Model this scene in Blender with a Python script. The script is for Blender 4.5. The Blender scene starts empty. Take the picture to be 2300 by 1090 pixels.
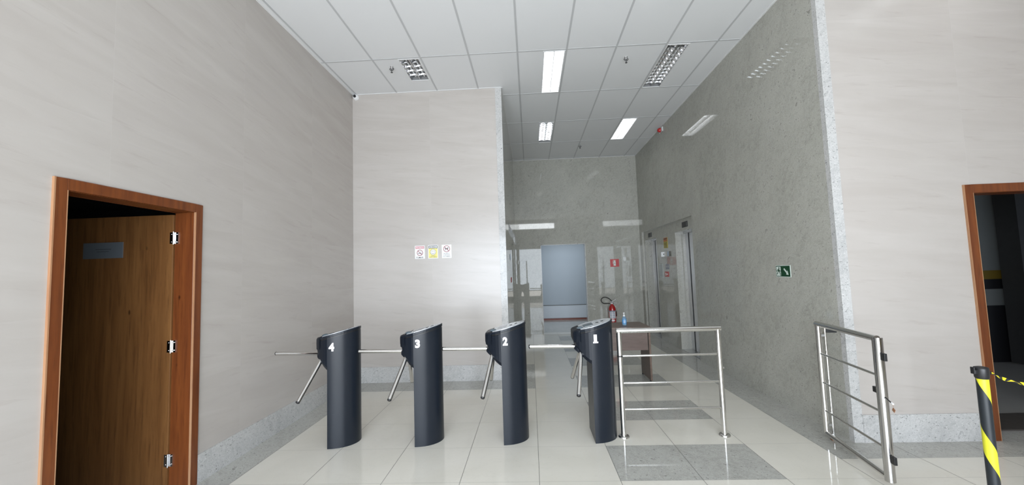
import bpy, bmesh, math, random
from mathutils import Vector, Matrix
random.seed(7)
PI = math.pi
sc = bpy.context.scene
COL = sc.collection

# ------------------------------------------------------------------ camera
cam_d = bpy.data.cameras.new('camera')
cam = bpy.data.objects.new('camera', cam_d)
COL.objects.link(cam)
cam_d.sensor_fit = 'HORIZONTAL'
cam_d.sensor_width = 36.0
cam_d.lens = 907.567 / 2300 * 36.0
cam_d.clip_start = 0.05
CR = Vector((0.99842794, 0.04546923, -0.03277504))
CU = Vector((0.03588844, -0.069437, 0.99694058))
CF = Vector((-0.04305432, 0.99654957, 0.07095966))
m = Matrix((CR, CU, -CF)).transposed().to_4x4()
m.translation = Vector((0, 0, 1.5741))
cam.matrix_world = m
sc.camera = cam

# ------------------------------------------------------------------ colour management, world, daylight
sc.view_settings.view_transform = 'Standard'
sc.view_settings.look = 'None'
sc.view_settings.gamma = 1.0
sc.view_settings.use_curve_mapping = False
sc.view_settings.exposure = 0.0
sc.cycles.use_denoising = True
sc.cycles.max_bounces = 10
sc.cycles.diffuse_bounces = 6
sc.cycles.glossy_bounces = 6
sc.cycles.sample_clamp_indirect = 6.0

w = bpy.data.worlds.new('world')
sc.world = w
w.use_nodes = True
w.node_tree.nodes['Background'].inputs[0].default_value = (0.75, 0.85, 1.0, 1)
w.node_tree.nodes['Background'].inputs[1].default_value = 0.6

def area(name, loc, rot, sx, sy, power, col):
    l = bpy.data.lights.new(name, 'AREA')
    l.shape = 'RECTANGLE'; l.size = sx; l.size_y = sy; l.energy = power; l.color = col
    o = bpy.data.objects.new(name, l); COL.objects.link(o)
    o.location = loc; o.rotation_euler = rot
    return o
YF = -2.0      # glazed street front, behind the camera
a_ = area('daylight_shopfront', (.1, YF - .12, 1.62), (PI/2 - .20, 0, 0), 5.4, 2.3, 352, (0.85, 0.94, 1.045))
a_.data.spread = math.radians(145)      # sky light slanting down through the glass
a_ = area('daylight_forecourt_bounce', (.1, YF - .12, .32), (PI/2 + .85, 0, 0), 5.4, .4, 62, (1.0, .955, .90))
a_.data.spread = math.radians(140)      # light thrown up by the pavement outside
area('daylight_transom', (.33, YF - .12, 4.02), (PI/2, 0, 0), 2.15, 0.3, 50, (0.93, 0.97, 1.0))

# ------------------------------------------------------------------ room numbers
XL, XP, XR = -2.662, -0.350, 2.744
YB, YR, YE = 5.989, 3.737, 10.151
H = 4.385
TX, TY, T = 0.012, 3.139, 0.6

# ------------------------------------------------------------------ materials
MATS = {}
def principled(name, col, rough=0.5, metal=0.0, spec=0.5, emis=None, estr=0, alpha=None, trans=None, ior=None, coat=None):
    if name in MATS: return MATS[name]
    mt = bpy.data.materials.new(name); mt.use_nodes = True
    b = mt.node_tree.nodes['Principled BSDF']
    b.inputs['Base Color'].default_value = (*col, 1)
    b.inputs['Roughness'].default_value = rough
    b.inputs['Metallic'].default_value = metal
    b.inputs['Specular IOR Level'].default_value = spec
    if emis: b.inputs['Emission Color'].default_value = (*emis, 1); b.inputs['Emission Strength'].default_value = estr
    if trans: b.inputs['Transmission Weight'].default_value = trans
    if ior: b.inputs['IOR'].default_value = ior
    if coat: b.inputs['Coat Weight'].default_value = coat; b.inputs['Coat Roughness'].default_value = .05
    MATS[name] = mt
    # faint procedural unevenness so no surface is perfectly flat in tone
    if not emis and not trans:
        nt = mt.node_tree
        tc = nt.nodes.new('ShaderNodeTexCoord'); nz = nt.nodes.new('ShaderNodeTexNoise')
        nz.inputs['Scale'].default_value = 14; nz.inputs['Detail'].default_value = 4
        nt.links.new(tc.outputs['Object'], nz.inputs['Vector'])
        mr = nt.nodes.new('ShaderNodeMapRange')
        mr.inputs[3].default_value = rough * .85; mr.inputs[4].default_value = min(1, rough * 1.15)
        nt.links.new(nz.outputs['Fac'], mr.inputs[0]); nt.links.new(mr.outputs[0], b.inputs['Roughness'])
    return mt

class NT:
    def __init__(s, mt): s.nt = mt.node_tree; s.b = s.nt.nodes['Principled BSDF']
    def n(s, t, **k):
        x = s.nt.nodes.new(t)
        for a, v in k.items(): setattr(x, a, v)
        return x
    def l(s, a, b): s.nt.links.new(a, b)
    def val(s, x, inp):
        if hasattr(x, 'links') or hasattr(x, 'is_linked'): s.l(x, inp)
        else: inp.default_value = x
    def math(s, op, a, b=0.0, c=None):
        x = s.n('ShaderNodeMath', operation=op)
        s.val(a, x.inputs[0]); s.val(b, x.inputs[1])
        if c is not None: s.val(c, x.inputs[2])
        return x.outputs[0]
    def mix(s, f, a, b):
        x = s.n('ShaderNodeMix', data_type='RGBA')
        s.val(f, x.inputs[0])
        for v, i in ((a, 6), (b, 7)):
            if isinstance(v, tuple): x.inputs[i].default_value = (*v, 1)
            else: s.l(v, x.inputs[i])
        return x.outputs[2]
    def rng(s, v, a, b, c=0.0, d=1.0):
        x = s.n('ShaderNodeMapRange'); x.clamp = True
        s.l(v, x.inputs[0])
        for i, q in enumerate((a, b, c, d)): x.inputs[i+1].default_value = q
        return x.outputs[0]
    def noise(s, vec, scale, detail=4, rough=.5, dist=0):
        x = s.n('ShaderNodeTexNoise'); s.l(vec, x.inputs['Vector'])
        x.inputs['Scale'].default_value = scale; x.inputs['Detail'].default_value = detail
        x.inputs['Roughness'].default_value = rough; x.inputs['Distortion'].default_value = dist
        return x.outputs['Fac']

def mat_travertine(name, off, zoff=0.2):
    """large honed beige porcelain slabs, 1.2 x 0.6 m, long soft horizontal streaks"""
    mt = principled(name, (.5, .47, .45), .27, spec=.55); q = NT(mt)
    for x in list(q.nt.nodes):
        if x.type in ('MAP_RANGE', 'TEX_NOISE'): q.nt.nodes.remove(x)
    tc = q.n('ShaderNodeTexCoord'); sp = q.n('ShaderNodeSeparateXYZ'); q.l(tc.outputs['Object'], sp.inputs[0])
    s_ = q.math('SUBTRACT', q.math('ADD', sp.outputs[0], sp.outputs[1]), off)
    z_ = q.math('SUBTRACT', sp.outputs[2], zoff)
    ti = q.math('FLOOR', q.math('DIVIDE', s_, 1.2)); tj = q.math('FLOOR', q.math('DIVIDE', z_, .6))
    tid = q.math('ADD', q.math('MULTIPLY', ti, 3.71), q.math('MULTIPLY', tj, 1.93))
    c = q.n('ShaderNodeCombineXYZ')
    q.l(q.math('ADD', q.math('MULTIPLY', s_, .55), q.math('MULTIPLY', z_, -.25)), c.inputs[0])
    q.l(q.math('ADD', q.math('MULTIPLY', z_, 4.2), q.math('MULTIPLY', s_, .5)), c.inputs[1]); q.l(tid, c.inputs[2])
    n1 = q.noise(c.outputs[0], 1.6, 6, .55, .6)
    n2 = q.noise(c.outputs[0], 5.0, 5, .6, .3)
    base = q.mix(q.rng(n1, .30, .70), (.450, .413, .380), (.498, .464, .432))
    base = q.mix(q.rng(n2, .60, .76, 0, .40), base, (.365, .312, .285))
    fx = q.math('FRACT', q.math('DIVIDE', s_, 1.2)); fz = q.math('FRACT', q.math('DIVIDE', z_, .6))
    jx = q.math('LESS_THAN', fx, .002); jz = q.math('LESS_THAN', fz, .0028)
    j = q.math('MULTIPLY', q.math('MAXIMUM', jx, q.math('MULTIPLY', jz, .35)), .3)
    base = q.mix(j, base, (.56, .54, .52))
    q.l(base, q.b.inputs['Base Color'])
    return mt

def mat_granite(name, light=(.46, .452, .405), dark=(.345, .342, .30), rough=.04, seam=True, k=1.0, spec=.3):
    mt = principled(name, light, rough, spec=spec); q = NT(mt)
    for x in list(q.nt.nodes):
        if x.type in ('MAP_RANGE', 'TEX_NOISE'): q.nt.nodes.remove(x)
    tc = q.n('ShaderNodeTexCoord')
    t0 = .655 - .05 * (k - 1) * 4
    def flow(axes):          # anisotropic coordinates: the veins run along a diagonal through the slab
        cb = q.n('ShaderNodeCombineXYZ')
        for i_, (vx, k_) in enumerate(axes):
            vm = q.n('ShaderNodeVectorMath', operation='DOT_PRODUCT'); q.l(tc.outputs['Object'], vm.inputs[0])
            vm.inputs[1].default_value = tuple(c_ * k_ for c_ in vx); q.l(vm.outputs['Value'], cb.inputs[i_])
        return cb
    mp = flow((((.53, -.53, .66), .42), ((.71, .71, 0), 1.0), ((.47, -.47, -.75), 1.0)))
    a = q.noise(mp.outputs[0], 1.7, 5, .6, 1.2)
    b_ = q.noise(mp.outputs[0], 17, 7, .68, 1.0)
    mp3 = q.n('ShaderNodeMapping'); q.l(tc.outputs['Object'], mp3.inputs[0])
    mp3.inputs['Rotation'].default_value = (.8, .7, .5); mp3.inputs['Scale'].default_value = (1, 1, 1.5)
    cc = q.noise(mp3.outputs[0], 62, 4, .62, .9)
    ww = q.noise(mp3.outputs[0], 75, 3, .6, .4)
    wf_ = q.rng(ww, .60, .66, 0, .35 * k)
    dd = q.noise(tc.outputs['Object'], 110, 2, .5)
    base = q.mix(q.rng(b_, .36, .64), dark, light)
    base = q.mix(q.rng(a, .38, .66, 0, .5), base, tuple(v * 1.10 for v in light))
    base = q.mix(q.rng(dd, .35, .65, .22, 0), base, tuple(v * .75 for v in dark))
    vn = q.rng(b_, .59, .66, 0, .8 * k)
    base = q.mix(q.math('MULTIPLY', vn, q.rng(a, .4, .6, .25, 1)), base, tuple(v * .66 for v in dark))
    base = q.mix(wf_, base, tuple(min(.8, v * 1.4) for v in light))
    base = q.mix(q.rng(cc, t0 - .02, t0 + .03, 0, min(.85, .7 * k)), base, (.11, .11, .10))
    if seam:
        sp = q.n('ShaderNodeSeparateXYZ'); q.l(tc.outputs['Object'], sp.inputs[0])
        fz = q.math('FRACT', q.math('DIVIDE', q.math('SUBTRACT', sp.outputs[2], .72), 1.22))
        s_ = q.math('ADD', sp.outputs[0], sp.outputs[1])
        fs = q.math('FRACT', q.math('DIVIDE', q.math('SUBTRACT', s_, 6.744), 2.4))
        j = q.math('MAXIMUM', q.math('LESS_THAN', fz, .0016), q.math('LESS_THAN', fs, .001))
        base = q.mix(q.math('MULTIPLY', j, .5), base, (.3, .3, .28))
    q.l(base, q.b.inputs['Base Color'])
    return mt

def mat_porcelain(name):
    mt = principled(name, (.62, .61, .565), .05, spec=.5); q = NT(mt)
    for x in list(q.nt.nodes):
        if x.type in ('MAP_RANGE', 'TEX_NOISE'): q.nt.nodes.remove(x)
    tc = q.n('ShaderNodeTexCoord')
    a = q.noise(tc.outputs['Object'], 1.1, 4, .5, 1.5); b_ = q.noise(tc.outputs['Object'], 2.6, 7, .55, 2.5)
    base = q.mix(q.rng(a, .3, .7), (.67, .642, .565), (.73, .70, .628))
    v = q.math('ABSOLUTE', q.math('SUBTRACT', b_, .5))
    base = q.mix(q.rng(v, 0, .012, .12, 0), base, (.50, .48, .42))
    q.l(base, q.b.inputs['Base Color'])
    return mt

def mat_wood(name, c1, c2, c3, rough=.35, sx=14, sz=.9, knots=True):
    mt = principled(name, c1, rough, spec=.4); q = NT(mt)
    for x in list(q.nt.nodes):
        if x.type in ('MAP_RANGE', 'TEX_NOISE'): q.nt.nodes.remove(x)
    tc = q.n('ShaderNodeTexCoord'); mp = q.n('ShaderNodeMapping'); q.l(tc.outputs['Object'], mp.inputs[0])
    mp.inputs['Scale'].default_value = (sx, sx, sz)
    a = q.noise(mp.outputs[0], 1.0, 6, .6, .4); b_ = q.noise(mp.outputs[0], 3.7, 5, .6, .2)
    base = q.mix(q.rng(a, .35, .65), c1, c2)
    base = q.mix(q.rng(b_, .5, .72, 0, .7), base, c3)
    if knots:
        vo = q.n('ShaderNodeTexVoronoi'); mp2 = q.n('ShaderNodeMapping'); q.l(tc.outputs['Object'], mp2.inputs[0])
        mp2.inputs['Scale'].default_value = (4.2, 1, 1.9); q.l(mp2.outputs[0], vo.inputs['Vector']); vo.inputs['Scale'].default_value = 1
        base = q.mix(q.rng(vo.outputs['Distance'], .02, .05, .8, 0), base, tuple(v * .25 for v in c3))
    q.l(base, q.b.inputs['Base Color'])
    return mt

M_TL = mat_travertine('beige_slab_left', -0.237)
M_TB = mat_travertine('beige_slab_back', YB - 1.46)
M_TR = mat_travertine('beige_slab_right', YR + 3.93)
M_GW = mat_granite('grey_granite_wall', rough=.022, k=1.08)
M_GB = mat_granite('grey_granite_trim', (.56, .555, .54), (.42, .418, .41), .12, False, 1.15)
M_GF = mat_granite('grey_granite_floor', (.47, .465, .43), (.36, .355, .325), .05, False, 1.1)
M_PF = mat_porcelain('cream_porcelain')
M_GROUT = principled('grout', (.16, .16, .15), .8)
M_CEIL = principled('white_ceiling_board', (.76, .765, .77), .6, spec=.3)
M_TBAR = principled('ceiling_grid_metal', (.52, .525, .53), .45)
M_SPK = principled('sprinkler_dull_metal', (.10, .10, .10), .4, .5)
M_WHITE = principled('white_paint', (.75, .75, .75), .4)
M_WOODF = mat_wood('red_brown_door_frame', (.13, .036, .011), (.19, .056, .015), (.08, .021, .008), .3)
M_WOODE = mat_wood('pale_wood_edge', (.36, .18, .09), (.42, .24, .13), (.28, .12, .06), .5, knots=False)
M_WOODL = mat_wood('brown_door_leaf', (.150, .064, .020), (.215, .098, .032), (.085, .034, .011), .4)
M_TABLE = mat_wood('table_laminate', (.125, .085, .065), (.16, .11, .085), (.10, .065, .05), .35, 3, 9, False)
M_TABLEP = mat_wood('table_laminate_panel', (.125, .088, .074), (.155, .11, .094), (.10, .072, .060), .4, 2, 14, False)
M_STEEL = principled('polished_stainless', (.72, .71, .69), .13, 1)
M_STEELB = principled('brushed_stainless', (.62, .62, .63), .3, 1)
M_CHROME = principled('chrome', (.85, .85, .86), .06, 1)
M_NAVY = principled('turnstile_navy_black', (.010, .0135, .020), .31, spec=.34)
M_NAVYD = principled('turnstile_head_black', (.006, .009, .015), .4, spec=.3)
M_BLACK = principled('black_plastic', (.012, .012, .013), .4)
M_RUBBER = principled('black_rubber', (.015, .015, .015), .6)
M_PLATE = principled('silver_grey_plate', (.72, .74, .77), .28, .3)
M_LCD = principled('lcd_window', (.10, .13, .15), .12)
M_STICK = principled('sticker_white', (.85, .80, .80), .45)
M_RED = principled('sign_red', (.45, .02, .02), .35)
M_REDX = principled('extinguisher_red', (.42, .012, .012), .22, coat=.6)
M_SWHITE = principled('sign_white', (.84, .84, .84), .35)
M_SYEL = principled('sign_yellow', (.80, .72, .22), .35)
M_SYELD = principled('sticker_yellow', (.42, .34, .03), .4)
M_SORG = principled('sticker_orange', (.48, .14, .02), .4)
M_SBLK = principled('sign_black', (.02, .02, .02), .4)
M_SPINK = principled('sign_faded_red', (.62, .25, .28), .4)
M_SGRN = principled('sign_green', (.003, .05, .018), .35)
M_SLUM = principled('photoluminescent_white', (.62, .70, .64), .4)
M_DARK = principled('unlit_room_shade', (.07, .07, .07), .8)  # near-black colour stands in for the shade of unlit rooms
M_BLUEW = principled('lobby_blue_grey_paint', (.42, .47, .52), .5)
M_PALEW = principled('lobby_pale_dado', (.62, .66, .71), .5)
M_REDB = principled('reddish_baseboard', (.22, .07, .05), .4)
M_ALU = principled('mirror_aluminium', (.80, .80, .80), .14, 1)
M_TUBEOFF = principled('lamp_tube_glass', (.75, .77, .78), .2)
M_TUBEON = principled('lamp_tube_lit', (1, 1, 1), .5, emis=(.93, .97, 1.0), estr=8)
M_TRAYOFF = principled('unlit_lamp_housing', (.25, .25, .25), .5)  # darkened copy of the housing, shade inside the unlit lamps
M_ALUD = principled('unlit_reflector', (.42, .42, .43), .12, 1)  # reflector colour darkened so the unlit lamps look shaded
M_TRAYON = principled('lit_lamp_white', (.9, .9, .9), .35)  # white in place of metal so the lit lamps look brighter inside
M_YTAPE = principled('tape_yellow', (.85, .72, .02), .4)
M_BTAPE = principled('tape_black', (.012, .012, .014), .4)
M_BLUEB = principled('sanitizer_label', (.10, .32, .62), .35)
M_GEL = principled('sanitizer_gel', (.45, .72, .95), .08, trans=.7, ior=1.35)
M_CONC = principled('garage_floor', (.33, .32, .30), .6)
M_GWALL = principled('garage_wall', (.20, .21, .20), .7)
M_GYEL = principled('garage_stripe_yellow', (.20, .13, .008), .6)
M_BROWN = principled('cork_tag', (.30, .15, .08), .6)
M_MAT = principled('dark_floor_mat', (.05, .042, .036), .8)
M_GREYL = principled('grey_paper', (.55, .58, .57), .5)
M_GREYP = principled('grey_button_plate', (.22, .24, .28), .4)

def mat_pole():
    mt = principled('striped_pole_film', (.7, .65, .02), .4); q = NT(mt)
    tc = q.n('ShaderNodeTexCoord'); sp = q.n('ShaderNodeSeparateXYZ'); q.l(tc.outputs['Object'], sp.inputs[0])
    an = q.math('DIVIDE', q.math('ARCTAN2', sp.outputs[0], q.math('MULTIPLY', sp.outputs[1], -1.0)), 2 * PI)
    f = q.math('FRACT', q.math('ADD', q.math('ADD', q.math('DIVIDE', sp.outputs[2], .38), q.math('MULTIPLY', an, .85)), 8.83))
    base = q.mix(q.math('LESS_THAN', f, .35), (.012, .016, .02), (.62, .60, .03))
    q.l(base, q.b.inputs['Base Color'])
    return mt
M_POLE = mat_pole()

# ------------------------------------------------------------------ mesh builder
class MB:
    def __init__(s): s.v = []; s.f = []; s.mi = []; s.sm = []
    def add(s, vs, fs, mi=0, smooth=False):
        o = len(s.v); s.v += [tuple(v) for v in vs]
        for f in fs: s.f.append([o + i for i in f]); s.mi.append(mi); s.sm.append(smooth)
        return s
    def box(s, x0, x1, y0, y1, z0, z1, mi=0):
        if x0 > x1: x0, x1 = x1, x0
        if y0 > y1: y0, y1 = y1, y0
        vs = [(x, y, z) for z in (z0, z1) for y in (y0, y1) for x in (x0, x1)]
        return s.add(vs, [(0, 2, 3, 1), (4, 5, 7, 6), (0, 1, 5, 4), (2, 6, 7, 3), (0, 4, 6, 2), (1, 3, 7, 5)], mi)
    def tube(s, pts, r, n=16, mi=0, caps=True, closed=False):
        pts = [Vector(p) for p in pts]; N = len(pts); rings = []
        up = Vector((0, 0, 1)); prev = None
        for i, p in enumerate(pts):
            if closed: t = (pts[(i+1) % N] - pts[i-1]).normalized()
            elif i == 0: t = (pts[1] - p).normalized()
            elif i == N-1: t = (p - pts[i-1]).normalized()
            else: t = ((pts[i+1] - p).normalized() + (p - pts[i-1]).normalized()).normalized()
            if prev is None:
                a = t.cross(up)
                if a.length < 1e-3: a = t.cross(Vector((1, 0, 0)))
                a.normalize()
            else: a = (prev - t * prev.dot(t)).normalized()
            prev = a; b = t.cross(a)
            rr = r[i] if isinstance(r, (list, tuple)) else r
            k = 1.0
            if 0 < i < N-1 and not closed:
                c = (pts[i+1] - p).normalized().dot((p - pts[i-1]).normalized()); k = 1.0
            rings.append([p + (a * math.cos(2*PI*j/n) + b * math.sin(2*PI*j/n)) * rr for j in range(n)])
        vs = [v for rg in rings for v in rg]; fs = []
        for i in range(N if closed else N-1):
            i2 = (i+1) % N
            for j in range(n):
                j2 = (j+1) % n
                fs.append((i*n+j, i*n+j2, i2*n+j2, i2*n+j))
        s.add(vs, fs, mi, True)
        if caps and not closed:
            s.add(rings[0], [tuple(range(n))], mi); s.add(rings[-1], [tuple(reversed(range(n)))], mi)
        return s
    def lathe(s, prof, c=(0, 0, 0), axis='z', n=28, mi=0):
        """prof: (r, h) pairs"""
        vs = []
        for r, h in prof:
            for j in range(n):
                a = 2*PI*j/n; x, y = r*math.cos(a), r*math.sin(a)
                p = {'z': (x, y, h), 'y': (x, h, y), 'x': (h, x, y)}[axis]
                vs.append((c[0]+p[0], c[1]+p[1], c[2]+p[2]))
        fs = []
        for i in range(len(prof)-1):
            for j in range(n):
                j2 = (j+1) % n; fs.append((i*n+j, i*n+j2, (i+1)*n+j2, (i+1)*n+j))
        s.add(vs, fs, mi, True)
        if prof[0][0] > 1e-5: s.add(vs[:n], [tuple(reversed(range(n)))], mi)
        if prof[-1][0] > 1e-5: s.add(vs[-n:], [tuple(range(n))], mi)
        return s
    def loft(s, secs, mi=0, smooth=True, caps=True):
        n = len(secs[0]); vs = [v for q in secs for v in q]; fs = []
        for i in range(len(secs)-1):
            for j in range(n):
                j2 = (j+1) % n; fs.append((i*n+j, i*n+j2, (i+1)*n+j2, (i+1)*n+j))
        s.add(vs, fs, mi, smooth)
        if caps: s.add(secs[0], [tuple(range(n))], mi); s.add(secs[-1], [tuple(reversed(range(n)))], mi)
        return s
    def prism(s, poly, d, mi=0):
        """poly: list of 3-D points (planar), extruded by vector d"""
        d = Vector(d); a = [Vector(p) for p in poly]; b = [p + d for p in a]; n = len(a)
        s.add(a + b, [(j, (j+1) % n, n+(j+1) % n, n+j) for j in range(n)], mi)
        s.add(a, [tuple(range(n))], mi); s.add(b, [tuple(reversed(range(n)))], mi)
        return s
    def build(s, name, mats, parent=None, bevel=0, loc=None, auto=True):
        me = bpy.data.meshes.new(name)
        me.from_pydata([tuple(v) for v in s.v], [], s.f)
        if not isinstance(mats, (list, tuple)): mats = [mats]
        for q in mats: me.materials.append(q)
        me.polygons.foreach_set('material_index', s.mi); me.polygons.foreach_set('use_smooth', s.sm)
        bm = bmesh.new(); bm.from_mesh(me); bmesh.ops.recalc_face_normals(bm, faces=bm.faces); bm.to_mesh(me); bm.free()
        o = bpy.data.objects.new(name, me); COL.objects.link(o)
        if parent is not None: o.parent = parent
        if loc: o.location = loc
        if bevel:
            w_ = o.modifiers.new('weld', 'WELD'); w_.merge_threshold = 1e-5
            b = o.modifiers.new('bevel', 'BEVEL'); b.width = bevel; b.segments = 2; b.limit_method = 'ANGLE'; b.angle_limit = .7
        return o

def tag(o, label=None, cat=None, group=None, kind=None):
    if label: o['label'] = label
    if cat: o['category'] = cat
    if group: o['group'] = group
    if kind: o['kind'] = kind
    return o
def empty(name, loc=(0, 0, 0), rz=0):
    o = bpy.data.objects.new(name, None); COL.objects.link(o); o.empty_display_size = .1
    o.location = loc; o.rotation_euler = (0, 0, rz); return o
def struct(o): o['kind'] = 'structure'; return o
def copy_tree(o, parent=None):
    c = o.copy(); COL.objects.link(c)
    if parent is not None: c.parent = parent
    for ch in o.children: copy_tree(ch, c)
    return c

# text -> list of (verts2d, faces) in metres, height ~ h, origin centred
_tc = {}
def text_mesh(txt, bold=0.0, shear=0.0):
    key = (txt, bold)
    if key in _tc: return _tc[key]
    cu = bpy.data.curves.new('t', 'FONT'); cu.body = txt; cu.size = 1; cu.offset = bold; cu.resolution_u = 4
    cu.align_x = 'CENTER'; cu.align_y = 'CENTER'
    o = bpy.data.objects.new('t', cu); COL.objects.link(o)
    bpy.context.view_layer.update()
    dg = bpy.context.evaluated_depsgraph_get(); me = bpy.data.meshes.new_from_object(o.evaluated_get(dg))
    vs = [(v.co.x, v.co.y) for v in me.vertices]; fs = [tuple(p.vertices) for p in me.polygons]
    bpy.data.objects.remove(o); bpy.data.curves.remove(cu); bpy.data.meshes.remove(me)
    x0, x1 = min(v[0] for v in vs), max(v[0] for v in vs); y0, y1 = min(v[1] for v in vs), max(v[1] for v in vs)
    vs = [((a - (x0+x1)/2), (b - (y0+y1)/2)) for a, b in vs]
    _tc[key] = (vs, fs, x1-x0, y1-y0); return _tc[key]
def add_text(mb, txt, w, h, fn, mi=0, bold=0.0):
    """fit txt into w x h (metres) and place every vertex with fn(u, v)"""
    vs, fs, tw, th = text_mesh(txt, bold)
    mb.add([fn(a * w / tw, b * h / th) for a, b in vs], fs, mi)
def disc(mb, fn, cu, cv, r, mi=0, n=28, r2=None, a0=0, a1=2*PI):
    if r2 is None:
        mb.add([fn(cu + r*math.cos(2*PI*k/n), cv + r*math.sin(2*PI*k/n)) for k in range(n)], [tuple(range(n))], mi)
    else:
        vs = []
        for k in range(n+1):
            a = a0 + (a1-a0)*k/n
            vs += [fn(cu + r*math.cos(a), cv + r*math.sin(a)), fn(cu + r2*math.cos(a), cv + r2*math.sin(a))]
        mb.add(vs, [(2*k, 2*k+1, 2*k+3, 2*k+2) for k in range(n)], mi)
def quad(mb, fn, u0, u1, v0, v1, mi=0):
    mb.add([fn(u0, v0), fn(u1, v0), fn(u1, v1), fn(u0, v1)], [(0, 1, 2, 3)], mi)
def poly(mb, fn, pts, mi=0):
    mb.add([fn(*p) for p in pts], [tuple(range(len(pts)))], mi)

# ================================================================== SETTING
# ---- floor: base slab (shows as the joints) + one quad per tile
fl = MB()
fl.box(XL - .15, 6.5, YF - .1, 13.0, -.1, -.003, 2)
def lay(x0, x1, y0, y1, m_, gx=.0016, gy=.0007):
    i0 = math.floor((x0 - TX) / T) - 1; i1 = math.ceil((x1 - TX) / T) + 1
    j0 = math.floor((y0 - TY) / T) - 1; j1 = math.ceil((y1 - TY) / T) + 1
    for i in range(i0, i1):
        for j in range(j0, j1):
            a, b = max(x0, TX + i*T), min(x1, TX + (i+1)*T); c, d = max(y0, TY + j*T), min(y1, TY + (j+1)*T)
            if b - a < .01 or d - c < .01: continue
            mi = m_
            if m_ == 0 and i in (1, 2) and j % 2 == 0 and 0 <= j <= 11 and x1 < 2.5: mi = 1
            fl.add([(a+gx, c+gy, 0), (b-gx, c+gy, 0), (b-gx, d-gy, 0), (a+gx, d-gy, 0)], [(0, 1, 2, 3)], mi)
lay(XL, -2.388, YF, YB, 1)
lay(-2.388, 2.412, YF, 5.539, 0)
lay(2.412, 6.5, YF, 3.44, 0)
lay(2.412, 6.5, 3.44, YR + .16, 1)
lay(2.412, XR + .3, YR + .16, YE, 1)
lay(-2.388, TX, 5.539, YB, 1)
lay(XP - .3, TX, YB, 6.94, 1)
lay(XP - .3, TX, 6.94, YE, 0)
lay(TX, 2.412, 5.539, YE + .2, 0)
lay(XP, XR, YE + .2, 12.9, 1)
struct(fl.build('floor', [M_PF, M_GF, M_GROUT]))

# ---- ceiling with openings for the recessed lamps
GX = [-.067 + .632*k for k in range(-5, 11)]
GY = [5.006 + 1.256*k for k in range(-6, 5)]
LAMPS = [  # x0, x1, y0, y1, lit, short
    (-1.632, -1.355, 5.028, 5.630, False),
    (.268, .552, 5.030, 6.248, True),
    (1.842, 2.126, 5.030, 6.248, False),
    (.268, .552, 7.542, 8.760, False),
    (1.842, 2.126, 7.542, 8.760, True),
    (3.80, 4.084, 2.52, 3.70, True),
]
ce = MB()
xs = sorted({XL - .15, 6.5} | {l[0] for l in LAMPS} | {l[1] for l in LAMPS})
ys = sorted({YF - .1, YE + .1} | {l[2] for l in LAMPS} | {l[3] for l in LAMPS})
for a, b in zip(xs, xs[1:]):
    for c, d in zip(ys, ys[1:]):
        mx, my = (a+b)/2, (c+d)/2
        if any(l[0] < mx < l[1] and l[2] < my < l[3] for l in LAMPS): continue
        ce.add([(a, c, H), (b, c, H), (b, d, H), (a, d, H)], [(0, 1, 2, 3)])
struct(ce.build('ceiling', M_CEIL))
struct(MB().box(XL - .15, 6.5, YF - .1, YE + .1, H + .16, H + .22).build('ceiling', M_DARK))
gr = MB()
def inlamp(x, y): return any(l[0] - .008 < x < l[1] + .008 and l[2] - .008 < y < l[3] + .008 for l in LAMPS)
for gx in GX:
    for k, (c, d) in enumerate(zip([YF] + GY, GY + [YE])):
        if d - c < .02: continue
        gr.box(gx - .011, gx + .011, c, d, H - .004, H + .001)
for gy in GY:
    gr.box(XL, 6.5, gy - .011, gy + .011, H - .0035, H + .001)
struct(gr.build('trim_1', M_TBAR))
# shadow-gap angle along the walls
an = MB()
an.box(XL, XL + .018, YF, YB, H - .006, H); an.box(XL, XP, YB - .018, YB, H - .006, H)
an.box(XP, XP + .018, YB, YE, H - .006, H); an.box(XR - .018, XR, YR, YE, H - .006, H); an.box(XP, XR, YE - .018, YE, H - .006, H)
struct(an.build('trim_2', M_WHITE))

# ---- walls
DL0, DL1, DH = 2.150, 3.120, 2.160          # left doorway
wl = MB()
wl.box(XL - .15, XL, YF - .1, DL0, 0, H); wl.box(XL - .15, XL, DL1, YB + .1, 0, H); wl.box(XL - .15, XL, DL0, DL1, DH, H)
struct(wl.build('wall_left', M_TL))
struct(MB().box(XL, XP - .09, YB, YB + .11, 0, H).build('wall_back', M_TB))
DR0, DR1 = 3.90, 4.94
wr = MB()
wr.box(XR + .082, DR0, YR, YR + .15, 0, H); wr.box(DR0, DR1, YR, YR + .15, DH, H); wr.box(DR1, 6.5, YR, YR + .15, 0, H)
struct(wr.build('wall_front_right', M_TR))
struct(MB().box(6.5, 6.62, YF - .1, YR + .15, 0, H).build('wall_far_right', M_TR))

def elevator_wall(name, X, sgn):
    """polished granite wall with a shallow portal that holds two lift entrances; sgn +1: recess goes to +x"""
    mb = MB(); A, B, ZT = 6.91, 9.96, 2.415
    def bx(d0, d1, y0, y1, z0, z1): mb.box(X + sgn*d0, X + sgn*d1, y0, y1, z0, z1)
    y0 = YR if sgn > 0 else YB
    bx(0, .082, y0, A, 0, H); bx(0, .082, B, YE, 0, H); bx(0, .082, A, B, ZT, H)
    bx(.046, .30, A - .02, 6.98, 0, ZT + .02); bx(.046, .30, 9.88, B + .02, 0, ZT + .02)
    bx(.046, .30, 7.85, 9.0, 0, ZT + .02)
    for (c, d) in ((6.98, 7.85), (9.0, 9.88)): bx(.046, .30, c, d, 2.21, ZT + .02)
    bx(.30, .36, A - .02, B + .02, 0, ZT + .02)
    o = mb.build(name, M_GW); struct(o); return o
elevator_wall('wall_corridor_right', XR, 1)
elevator_wall('wall_corridor_left', XP, -1)
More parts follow.
